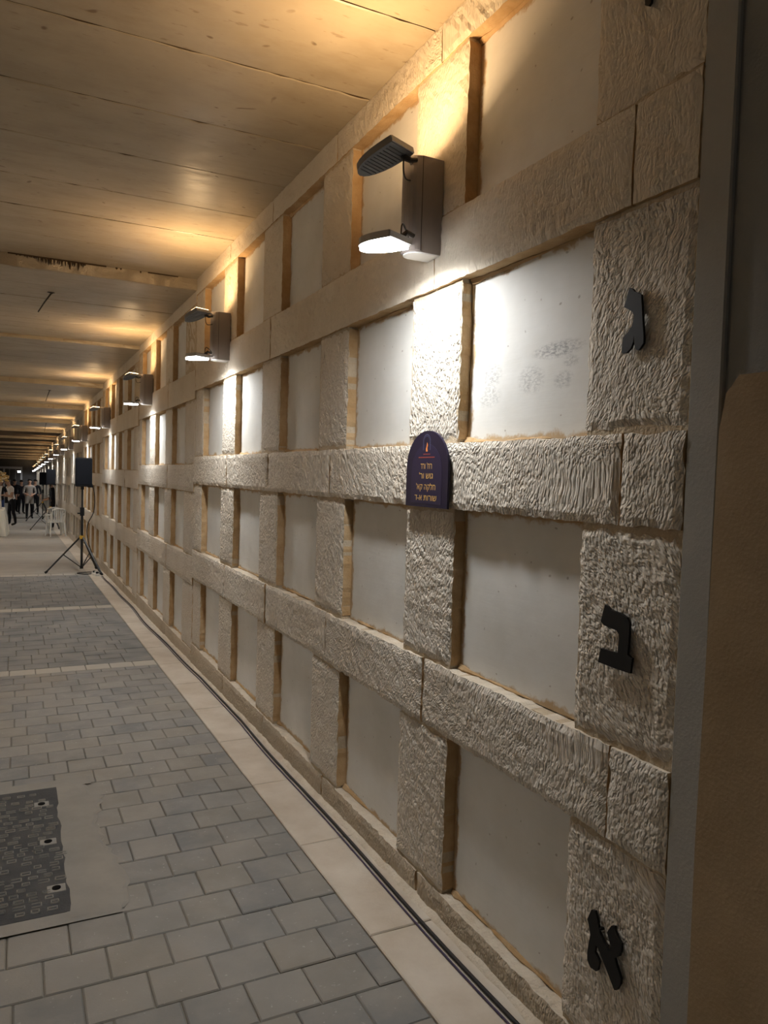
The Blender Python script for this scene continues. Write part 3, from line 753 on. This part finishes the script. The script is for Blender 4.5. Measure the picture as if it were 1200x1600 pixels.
while yy < hl - .04:
    xx = -hw + .02
    while xx < hw - .03:
        if mrnd.random() < .80:
            w_, l_ = mrnd.uniform(.030, .044), mrnd.uniform(.022, .030); t_ = .0065; h_ = .006 + mrnd.uniform(.003, .006)
            # open rectangles and rings: four thin walls
            tbox(xx, xx + w_, yy, yy + t_, h_); tbox(xx, xx + w_, yy + l_ - t_, yy + l_, h_)
            if mrnd.random() < .8: tbox(xx, xx + t_, yy, yy + l_, h_)
            if mrnd.random() < .8: tbox(xx + w_ - t_, xx + w_, yy, yy + l_, h_)
        xx += mrnd.uniform(.050, .064)
    yy += .042; rr_ += 1
stuff(mesh_obj('tread_pattern', V, F, M['cover_dust'], mc))
for (hx, hy) in ((-1.234, 3.794), (-1.220, 3.377), (-1.206, 2.968)):
    bm = bmesh.new(); lx, ly = hx - mc.location.x, hy - mc.location.y
    bmesh.ops.create_circle(bm, cap_ends=True, segments=14, radius=.0155, matrix=Matrix.Translation((lx, ly, .0115))); tube(bm, [(lx, ly, .004), (lx, ly, .0114)], .0155, 14)
    bm_obj('lifting_hole', bm, M['hole'], mc)
    bm = bmesh.new(); bx(bm, lx - .032, lx + .032, ly - .028, ly + .028, .004, .0085, bevel=.002); bm_obj('hole_pad', bm, M['cover_dust'], mc)

# ------------------------------------------------------------------ cables along the wall foot
def cable(name, x0, amp, seed, mat, r, label, y0=1.3, y1=13.02):
    q = random.Random(seed); ph = [q.uniform(0, 6.28) for _ in range(4)]; pts = []; n = 150
    for i in range(n + 1):
        yy = y0 + (y1 - y0) * i / n
        x = x0 + amp * (math.sin(yy * 1.3 + ph[0]) * .5 + math.sin(yy * 2.9 + ph[1]) * .35 + math.sin(yy * .6 + ph[2]) * .6)
        x = min(x, x0 + .018); pts.append((x, yy, fl(yy) + .0045 + r))
    bm = bmesh.new(); tube(bm, pts, r, 6); return tag(bm_obj(name, bm, mat, smooth=True), label, 'cable')
cable('power_cable', -.055, .022, 1, M['black_cable'], .0065, 'thick black cable along the foot of the stone wall')
cable('signal_cable', -.074, .022, 1, M['purple_cable'], .0035, 'thin purple cable beside the thick black one')

# ------------------------------------------------------------------ wires hanging from the ceiling
def hook(x, y_, z, L, lean, label):
    bm = bmesh.new(); tube(bm, [(x + .02, y_ + .01, z + .004), (x, y_, z - .01), (x - lean * .5, y_ + .02, z - L * .5), (x - lean, y_ + .05, z - L)], [.006, .007, .006, .005], 6)
    ball(bm, (x, y_, z), .018, 1.8, 1, .3, 8, 5)
    return tag(bm_obj('ceiling_wire', bm, M['wire']), label, 'wire', 'bent wires in the ceiling')
hook(-1.09, 7.22, CEIL[1] - .001, .17, .10, 'bent dark wire sticking down from the ceiling behind the first step')
hook(-.82, 15.0, CEIL[3] - .001, .20, .06, 'dark wire hanging from the ceiling in front of the fourth step')
hook(-.62, 22.9, CEIL[5] - .001, .24, .04, 'dark clump of wire hanging from the ceiling far down the corridor')

# ------------------------------------------------------------------ speakers on tripods
def speaker_stand(x, y_, a0, zhub, ztop, legr, label, group, cablelab=None):
    zf = fl(y_); t = empty('speaker_stand', (x, y_, zf)); tag(t, label, 'stand', group)
    hub = zhub - zf; top = ztop - zf
    bm = bmesh.new(); tube(bm, [(0, 0, .09), (0, 0, hub + .42)], .021, 10); bm_obj('lower_tube', bm, M['steel_black'], t)
    bm = bmesh.new(); tube(bm, [(0, 0, hub + .40), (0, 0, top)], .016, 10); bm_obj('upper_tube', bm, M['steel_black'], t)
    bm = bmesh.new(); tube(bm, [(0, 0, hub + .36), (0, 0, hub + .50)], .036, 10); tube(bm, [(0, 0, hub + .4), (-.075, -.01, hub + .4)], .012, 7); bm_obj('clamp_collar', bm, M['black'], t)
    bm = bmesh.new(); tube(bm, [(0, 0, hub - .035), (0, 0, hub + .02)], .040, 10); bm_obj('leg_hub', bm, M['yellow'], t)
    bm = bmesh.new(); tube(bm, [(0, 0, .07), (0, 0, .12)], .030, 10); bm_obj('brace_ring', bm, M['steel_black'], t)
    for k_ in range(3):
        a = a0 + k_ * 2 * math.pi / 3; c_, s_ = math.cos(a), math.sin(a)
        dz = fl(y_ + legr * s_) - zf
        bm = bmesh.new(); tube(bm, [(.03 * c_, .03 * s_, hub - .01), (legr * c_, legr * s_, .018 + dz)], .0145, 8); lg = bm_obj('leg', bm, M['steel_black'], t)
        bm = bmesh.new(); tube(bm, [(legr * .95 * c_, legr * .95 * s_, .04 + dz), (legr * 1.02 * c_, legr * 1.02 * s_, .012 + dz)], .019, 8); bm_obj('rubber_foot', bm, M['black'], lg)
        bm = bmesh.new(); q = .52; tube(bm, [(.02 * c_, .02 * s_, .10), (legr * q * c_, legr * q * s_, hub * (1 - q) + .02)], .009, 6); bm_obj('brace', bm, M['steel_black'], t)
    return t
def speaker(x, y_, z0, w_, d_, h_, rz, label, group):
    t = empty('loudspeaker', (x, y_, z0), rz); tag(t, label, 'speaker', group)
    bm = bmesh.new()
    prism(bm, [(-w_ / 2, -d_ / 2), (w_ / 2, -d_ / 2), (w_ * .36, d_ / 2), (-w_ * .36, d_ / 2)], 'z', 0, h_)
    bmesh.ops.bevel(bm, geom=list(bm.edges), offset=.012, segments=2, affect='EDGES'); bm_obj('cabinet', bm, M['black'], t)
    bm = bmesh.new(); bx(bm, -w_ / 2 + .012, w_ / 2 - .012, -d_ / 2 - .009, -d_ / 2 + .002, .03, h_ - .02, bevel=.004); bm_obj('grille', bm, M['grille'], t)
    bm = bmesh.new(); tube(bm, [(w_ * .46, 0, h_ * .45), (w_ * .53, 0, h_ * .47), (w_ * .53, 0, h_ * .67), (w_ * .46, 0, h_ * .69)], .01, 6); bm_obj('handle', bm, M['black'], t)
    bm = bmesh.new(); tube(bm, [(0, 0, -.05), (0, 0, .004)], .026, 10); bm_obj('pole_socket', bm, M['black'], t)
    bm = bmesh.new(); bx(bm, w_ * .30, w_ * .62, -.03, .03, -.012, .02); bm_obj('foot_bracket', bm, M['black'], t)
    return t
speaker_stand(-.34, 13.72, math.radians(180), .42, 1.224, .56, 'black tripod stand with a yellow collar, nearest of the speaker stands', 'speaker stands')
speaker(-.34, 13.72, 1.275, .275, .24, .49, .10, 'large black loudspeaker on the nearest tripod', 'loudspeakers on stands')
def loop(pts, r, name, mat, label):
    P_ = [Vector(p) for p in pts]; out = []
    for i in range(len(P_) - 1):
        p0, p1, p2, p3 = P_[max(i - 1, 0)], P_[i], P_[i + 1], P_[min(i + 2, len(P_) - 1)]
        for k_ in range(6):
            t_ = k_ / 6; out.append(.5 * ((2 * p1) + (-p0 + p2) * t_ + (2 * p0 - 5 * p1 + 4 * p2 - p3) * t_ ** 2 + (-p0 + 3 * p1 - 3 * p2 + p3) * t_ ** 3))
    out.append(P_[-1]); bm = bmesh.new(); tube(bm, out, r, 6); return tag(bm_obj(name, bm, mat, smooth=True), label, 'cable')
zf = fl(13.7)
loop([(-.20, 13.82, 1.38), (-.14, 13.80, 1.15), (-.15, 13.78, .85), (-.25, 13.74, .62), (-.24, 13.72, .35), (-.10, 13.68, zf + .10), (-.08, 13.5, zf + .02), (-.30, 13.40, zf + .016), (-.42, 13.55, zf + .016), (-.2, 13.62, zf + .018), (-.07, 13.3, zf + .02)], .008, 'speaker_cable', M['black_cable'], 'black cable looping down from the nearest loudspeaker to the floor')
# power strip at the tripod foot
t = empty('power_strip', (-.16, 13.20, fl(13.20)), .2); tag(t, 'small white power strip on the floor at the foot of the nearest tripod', 'power strip')
bm = bmesh.new(); bx(bm, -.03, .03, -.13, .13, .004, .045, bevel=.006); bm_obj('body', bm, M['white_plastic'], t)
for i in range(3):
    bm = bmesh.new(); tube(bm, [(0, -.08 + .08 * i, .044), (0, -.08 + .08 * i, .075)], .02, 8); bm_obj('plug', bm, M['white_plastic'] if i == 1 else M['black'], t)
speaker_stand(-.36, 26.5, math.radians(180), .30, .979, .58, 'black tripod stand behind the white chairs', 'speaker stands')
speaker(-.36, 26.5, 1.03, .275, .24, .50, .08, 'black loudspeaker above the white chairs, second from the camera', 'loudspeakers on stands')
speaker_stand(-.40, 32.8, math.radians(185), .20, .839, .60, 'black tripod stand farthest down the corridor', 'speaker stands')
speaker(-.40, 32.8, .89, .275, .24, .50, .05, 'black loudspeaker farthest down the corridor', 'loudspeakers on stands')

# ------------------------------------------------------------------ white plastic chairs
def plastic_chair(x, y_, rz, label):
    t = empty('plastic_chair', (x, y_, fl(y_)), rz); t.scale = (.9, .9, .95); tag(t, label, 'chair', 'white plastic chairs'); m = M['white_plastic']
    bm = bmesh.new(); prism(bm, [(-.20, -.22), (.20, -.22), (.225, -.05), (.19, .20), (-.19, .20), (-.225, -.05)], 'z', .42, .445); bmesh.ops.bevel(bm, geom=list(bm.edges), offset=.008, segments=1, affect='EDGES'); bm_obj('seat', bm, m, t)
    for sx in (-1, 1):
        for (ya, yb) in ((-.20, -.25), (.19, .26)):
            bm = bmesh.new(); tube(bm, [(sx * .205, ya, .435), (sx * .235, yb, .01)], [.026, .018], 8); bm_obj('leg', bm, m, t)
        bm = bmesh.new(); tube(bm, [(sx * .215, -.20, .43), (sx * .25, -.21, .60), (sx * .255, -.15, .645), (sx * .25, .05, .65), (sx * .22, .215, .66)], .018, 8); bm_obj('armrest', bm, m, t)
        bm = bmesh.new(); tube(bm, [(sx * .19, .19, .44), (sx * .21, .23, .65), (sx * .19, .28, .80)], .018, 8); bm_obj('back_post', bm, m, t)
    bm = bmesh.new(); tube(bm, [(-.19, .28, .80), (-.11, .297, .835), (0, .30, .845), (.11, .297, .835), (.19, .28, .80)], .022, 8); bm_obj('top_rail', bm, m, t)
    for k_ in range(5):
        xx = -.12 + .06 * k_; bm = bmesh.new(); bx(bm, xx - .016, xx + .016, -.006, .006, 0, .39); bmesh.ops.rotate(bm, verts=bm.verts, matrix=Matrix.Rotation(-.24, 3, 'X')); bmesh.ops.translate(bm, verts=bm.verts, vec=(0, .195, .44)); bm_obj('back_slat', bm, m, t)
    return t
plastic_chair(-.33, 23.35, math.radians(195), 'white plastic armchair closest to the camera beside the wall')
plastic_chair(-.30, 24.35, math.radians(170), 'white plastic armchair partly hidden behind the other one')

# ------------------------------------------------------------------ table with cloth and flowers at the left edge
tx, ty = -2.12, 24.3; zf = fl(ty)
t = empty('folding_table', (tx, ty, zf)); tag(t, 'long folding table hidden under the white cloth', 'table')
bm = bmesh.new(); bx(bm, -.46, .46, -.9, .9, .715, .745, bevel=.005); bm_obj('tabletop', bm, M['white_plastic'], t)
for sx in (-1, 1):
    for sy in (-1, 1): bm = bmesh.new(); tube(bm, [(sx * .38, sy * .75, .72), (sx * .38, sy * .75, .015)], .016, 8); bm_obj('leg', bm, M['frame_grey'], t)
V = []; F = []; n = 72
for lev, (gr, z) in enumerate(((0.0, .752), (.008, .742), (.03, .45), (.06, .03))):
    for i in range(n):
        u_ = i / n * 4; sd = int(u_); v_ = u_ - sd
        cx_, cy_ = ((-.47 + .94 * v_, -.91), (.47, -.91 + 1.82 * v_), (.47 - .94 * v_, .91), (-.47, .91 - 1.82 * v_))[sd]
        fo = (gr + .022 * lev * math.sin(i * 1.9) * (lev > 1))
        L_ = math.hypot(cx_ / .47, cy_ / .91); V.append((cx_ + (cx_ / .47) * fo, cy_ + (cy_ / .91) * fo, z))
for lev in range(3):
    for i in range(n): F.append((lev * n + i, lev * n + (i + 1) % n, (lev + 1) * n + (i + 1) % n, (lev + 1) * n + i))
F.append(tuple(range(n))[::-1])
tc = mesh_obj('tablecloth', V, F, M['cloth'], loc=(tx, ty, zf)); tag(tc, 'white cloth draped to the floor over the table at the left edge', 'tablecloth')
fx, fy, fz = -1.77, 24.2, zf + .752
t = empty('flower_arrangement', (fx, fy, fz)); tag(t, 'tall arrangement of golden flowers on the cloth covered table', 'flowers')
bm = bmesh.new(); tube(bm, [(0, 0, 0), (0, 0, .02), (0, 0, .4), (0, 0, .66)], [.09, .05, .03, .06], 12); bm_obj('vase', bm, M['glass_vase'], t)
frn = random.Random(9)
for k_ in range(46):
    a, b = frn.uniform(0, 6.28), frn.uniform(-.5, 1.4); r_ = .20 * frn.uniform(.75, 1.1); c_ = Vector((r_ * math.cos(a) * math.cos(b), r_ * math.sin(a) * math.cos(b), .86 + .9 * r_ * math.sin(b)))
    bm = bmesh.new()
    for p_ in range(5):
        an = p_ * 1.2566 + frn.uniform(0, .3); ball(bm, (.028 * math.cos(an), .028 * math.sin(an), 0), .026, 1, 1, .6, 6, 4)
    ball(bm, (0, 0, .01), .02, u=6, v=4)
    bm_obj('flower_head', bm, M['petal_cream'] if k_ % 3 == 0 else M['petal_gold'], t, loc=c_, rot=(frn.uniform(-1, 1), frn.uniform(-1, 1), 0))
bm = bmesh.new()
for k_ in range(14): a = k_ * .45; tube(bm, [(0, 0, .58), (.08 * math.cos(a), .08 * math.sin(a), .74), (.15 * math.cos(a), .15 * math.sin(a), .86)], .004, 4)
bm_obj('stems', bm, M['hair'], t)

# ------------------------------------------------------------------ people
def person(x, y_, rz, h, label, top, legs, arms, stride=0.0, bow=0.0, sleeve='short', kippah=False, tunic=False):
    """faces local -Y; arms: ((elbow, wrist) left, right) in local metres for a 1.72 m figure"""
    J = {}; E = []; Rr = {}; reg = {}
    def j(n_, p, r_, par=None, region='top'):
        J[n_] = Vector(p); Rr[n_] = r_; reg[n_] = region
        if par: E.append((par, n_))
    b = bow
    j('pel', (0, 0, .93), (.155, .115)); j('waist', (0, -.1 * b, 1.08), (.150, .105), 'pel'); j('chest', (0, -.3 * b, 1.28), (.165, .115), 'waist'); j('upch', (0, -.42 * b, 1.40), (.12, .095), 'chest')
    j('neck', (0, -.50 * b, 1.485), (.052, .055), 'upch', 'skin'); j('jaw', (0, -.025 - .62 * b, 1.56 - .02 * b), (.066, .078), 'neck', 'skin'); j('skull', (0, -.012 - .72 * b, 1.645 - .05 * b), (.078, .094), 'jaw', 'skin'); j('crown', (0, 0.0 - .76 * b, 1.70 - .06 * b), (.045, .055), 'skull', 'hair')
    for sgn, nm, st in ((-1, 'l', stride), (1, 'r', -stride)):
        j('hip' + nm, (sgn * .092, 0, .86), (.098, .105), 'pel', 'legs'); j('kn' + nm, (sgn * .10, -.03 - .5 * st, .49), (.066, .068), 'hip' + nm, 'legs'); j('cal' + nm, (sgn * .103, .01 - .7 * st, .34), (.060, .062), 'kn' + nm, 'legs'); j('an' + nm, (sgn * .105, .02 - 1.0 * st, .085), (.046, .048), 'cal' + nm, 'legs'); j('toe' + nm, (sgn * .125, -.15 - 1.0 * st, .038), (.042, .034), 'an' + nm, 'shoe')
        el, wr = arms[0 if sgn < 0 else 1]
        j('sh' + nm, (sgn * .185, -.40 * b, 1.395 - .02 * b), (.066, .066), 'upch'); j('ua' + nm, Vector((sgn * .2, -.38 * b, 1.36)).lerp(Vector(el), .5), (.052, .052), 'sh' + nm); j('el' + nm, el, (.042, .042), 'ua' + nm, 'top' if sleeve == 'long' else 'skin'); j('fa' + nm, Vector(el).lerp(Vector(wr), .4), (.040, .040), 'el' + nm, 'top' if sleeve == 'long' else 'skin'); j('wr' + nm, wr, (.026, .030), 'fa' + nm, 'skin')
        d = (Vector(wr) - Vector(el)).normalized(); j('pa' + nm, Vector(wr) + d * .07, (.036, .024), 'wr' + nm, 'skin')
    names = list(J); me = bpy.data.meshes.new('person'); me.from_pydata([J[n_] for n_ in names], [(names.index(a), names.index(c)) for a, c in E], [])
    ob = bpy.data.objects.new('person', me); COL.objects.link(ob)
    sk = ob.modifiers.new('skin', 'SKIN'); sk.use_smooth_shade = True
    for i, n_ in enumerate(names):
        me.skin_vertices[0].data[i].radius = Rr[n_]; me.skin_vertices[0].data[i].use_root = (n_ == 'pel')
    ob.modifiers.new('sub', 'SUBSURF').levels = 2
    bpy.context.view_layer.update(); me2 = bpy.data.meshes.new_from_object(ob.evaluated_get(bpy.context.evaluated_depsgraph_get()))
    bpy.data.objects.remove(ob)
    mats = [top, legs, M['skin'], M['shoe'], M['hair']]; me2.materials.clear()
    for m_ in mats: me2.materials.append(m_)
    segs = [(J[a], J[c], {'top': 0, 'legs': 1, 'skin': 2, 'shoe': 3, 'hair': 4}[reg[c]]) for a, c in E]
    def near(p):
        best = (9, 0)
        for a, c, m_ in segs:
            ab = c - a; t_ = max(0, min(1, (p - a).dot(ab) / max(ab.length_squared, 1e-9))); dd = (p - a - ab * t_).length
            if dd < best[0]: best = (dd, m_)
        return best[1]
    for f_ in me2.polygons:
        c = Vector(f_.center); m_ = near(c)
        if m_ == 0 and c.z < .93 and abs(c.x) < .19 and not tunic: m_ = 1
        if m_ == 1 and tunic and c.z > .66: m_ = 0
        f_.material_index = m_; f_.use_smooth = True
    bm = bmesh.new(); bm.from_mesh(me2)
    # fingers and thumb, nose, ears
    for nm, sgn in (('l', -1), ('r', 1)):
        p = J['pa' + nm]; d = (J['pa' + nm] - J['wr' + nm]).normalized(); sd = d.cross(Vector((0, 0, 1)))
        sd = sd.normalized() if sd.length > .2 else Vector((0, 1, 0)); up = sd.cross(d)
        for k_, L_ in enumerate((.062, .072, .068, .052)):
            o_ = p + sd * (.024 - .016 * k_) - d * .01; tube(bm, [o_, o_ + d * L_ * .5, o_ + d * L_ * .9 - up * .016], [.0085, .008, .0065], 5, mi=2)
        o_ = J['wr' + nm] + d * .03 + sd * .02; tube(bm, [o_, o_ + sd * .024 + d * .02, o_ + sd * .030 + d * .048], [.010, .009, .007], 5, mi=2)
    hc = J['skull']; tube(bm, [hc + Vector((0, -.088, .0)), hc + Vector((0, -.108, -.030)), hc + Vector((0, -.088, -.038))], [.006, .013, .009], 6, mi=2)
    for sgn in (-1, 1): ball(bm, hc + Vector((sgn * .080, .004, -.02)), .026, .35, .7, 1.1, 6, 5, mi=2)
    me3 = bpy.data.meshes.new('person'); bm.to_mesh(me3); bm.free()
    for m_ in mats: me3.materials.append(m_)
    ob = bpy.data.objects.new('person', me3); COL.objects.link(ob)
    k_ = h / 1.72; ob.scale = (k_, k_, k_); ob.location = (x, y_, fl(y_) + .002); ob.rotation_euler = (0, 0, rz); tag(ob, label, 'person', 'people at the far end')
    bm = bmesh.new(); d = bmesh.ops.create_uvsphere(bm, u_segments=14, v_segments=9, radius=.098)
    bmesh.ops.scale(bm, vec=(.88, 1.04, .95), verts=bm.verts); bmesh.ops.delete(bm, geom=[v for v in bm.verts if v.co.z < -.005 - .5 * max(0, v.co.y) + .25 * min(0, 0) or (v.co.y < -.06 and v.co.z < .045)], context='VERTS'); bmesh.ops.translate(bm, vec=hc + Vector((0, .008, .022)), verts=bm.verts); bm_obj('hair', bm, M['hair'], ob)
    for sgn in (-1, 1):
        bm = bmesh.new(); ball(bm, hc + Vector((sgn * .03, -.086, -.002)), .010, 1.3, .6, .8, 6, 5); bm_obj('eye', bm, M['hair'], ob)
    bm = bmesh.new(); ball(bm, hc + Vector((0, -.083, -.062)), .018, 1.4, .5, .35, 8, 5); bm_obj('mouth', bm, M['red_print'], ob)
    return ob
A_down = (((-.25, .02, 1.10), (-.26, -.06, .85)), ((.25, .02, 1.10), (.26, -.06, .85)))
A_front = (((-.25, -.02, 1.12), (-.09, -.22, 1.06)), ((.25, -.02, 1.12), (.08, -.24, 1.03)))
A_reach = (((-.24, -.12, 1.13), (-.16, -.36, 1.16)), ((.24, -.12, 1.13), (.14, -.38, 1.10)))
person(-1.48, 29.4, math.radians(-62), 1.62, 'man in a pale short sleeved shirt and black trousers leaning over the table', M['shirt_white'], M['trousers'], A_reach, .06, .22)
person(-1.86, 28.4, math.radians(40), 1.62, 'person in blue jeans at the left edge behind the table', M['shirt_dark'], M['jeans'], A_reach, .05, .1)
person(-.85, 35.0, math.radians(4), 1.66, 'person in a long striped grey shirt walking toward the camera, hands together', M['shirt_stripe'], M['trousers'], A_front, .08, .05, 'long', tunic=True)
person(-1.13, 40.5, math.radians(20), 1.62, 'person in dark clothes just left of the striped shirt', M['shirt_dark'], M['trousers'], A_down, .0, .0, 'long')
person(-.52, 40.0, math.radians(-15), 1.66, 'person in dark clothes to the right of the striped shirt', M['shirt_dark'], M['trousers'], A_down, .05, .0, 'long')
person(-1.42, 42.0, math.radians(160), 1.66, 'person in dark clothes with back turned, farthest from the camera', M['shirt_dark'], M['trousers'], A_down, .0, .0, 'long')
person(-.27, 27.2, math.radians(-90), 1.60, 'person in dark clothes standing by the wall behind the white chairs', M['shirt_dark'], M['trousers'], A_front, .0, .05, 'long')

# ------------------------------------------------------------------ frame and floodlight at the far end
ye = YEND - .6; zf = fl(ye)
t = empty('gate_frame', (-1.9, ye, zf)); tag(t, 'grey steel gate frame across the far end of the corridor', 'gate')
for xx in (-1.9, -.25, .88):
    bm = bmesh.new(); bx(bm, xx - .06, xx + .06, -.06, .06, 0, 2.55); bm_obj('post', bm, M['frame_grey'], t)
bm = bmesh.new(); bx(bm, -1.96, .94, -.06, .06, 2.5, 2.66); bm_obj('top_rail', bm, M['frame_grey'], t)
for xx in (-1.2, -.8, .1, .5):
    bm = bmesh.new(); bx(bm, xx - .02, xx + .02, -.02, .02, .1, 2.5); bm_obj('bar', bm, M['conc_dark'], t)
t = empty('floodlight', (-1.18, ye - .25, 1.22)); tag(t, 'small lit floodlight at the far end of the corridor', 'lamp')
bm = bmesh.new(); bx(bm, -.11, .11, 0, .06, -.08, .08, bevel=.01); bm_obj('housing', bm, M['black'], t)
bm = bmesh.new(); bx(bm, -.09, .09, -.006, .002, -.06, .06); bm_obj('lens', bm, M['spot'], t)
bm = bmesh.new(); tube(bm, [(0, .05, 0), (0, .2, .02)], .02, 8); bm_obj('bracket', bm, M['black'], t)
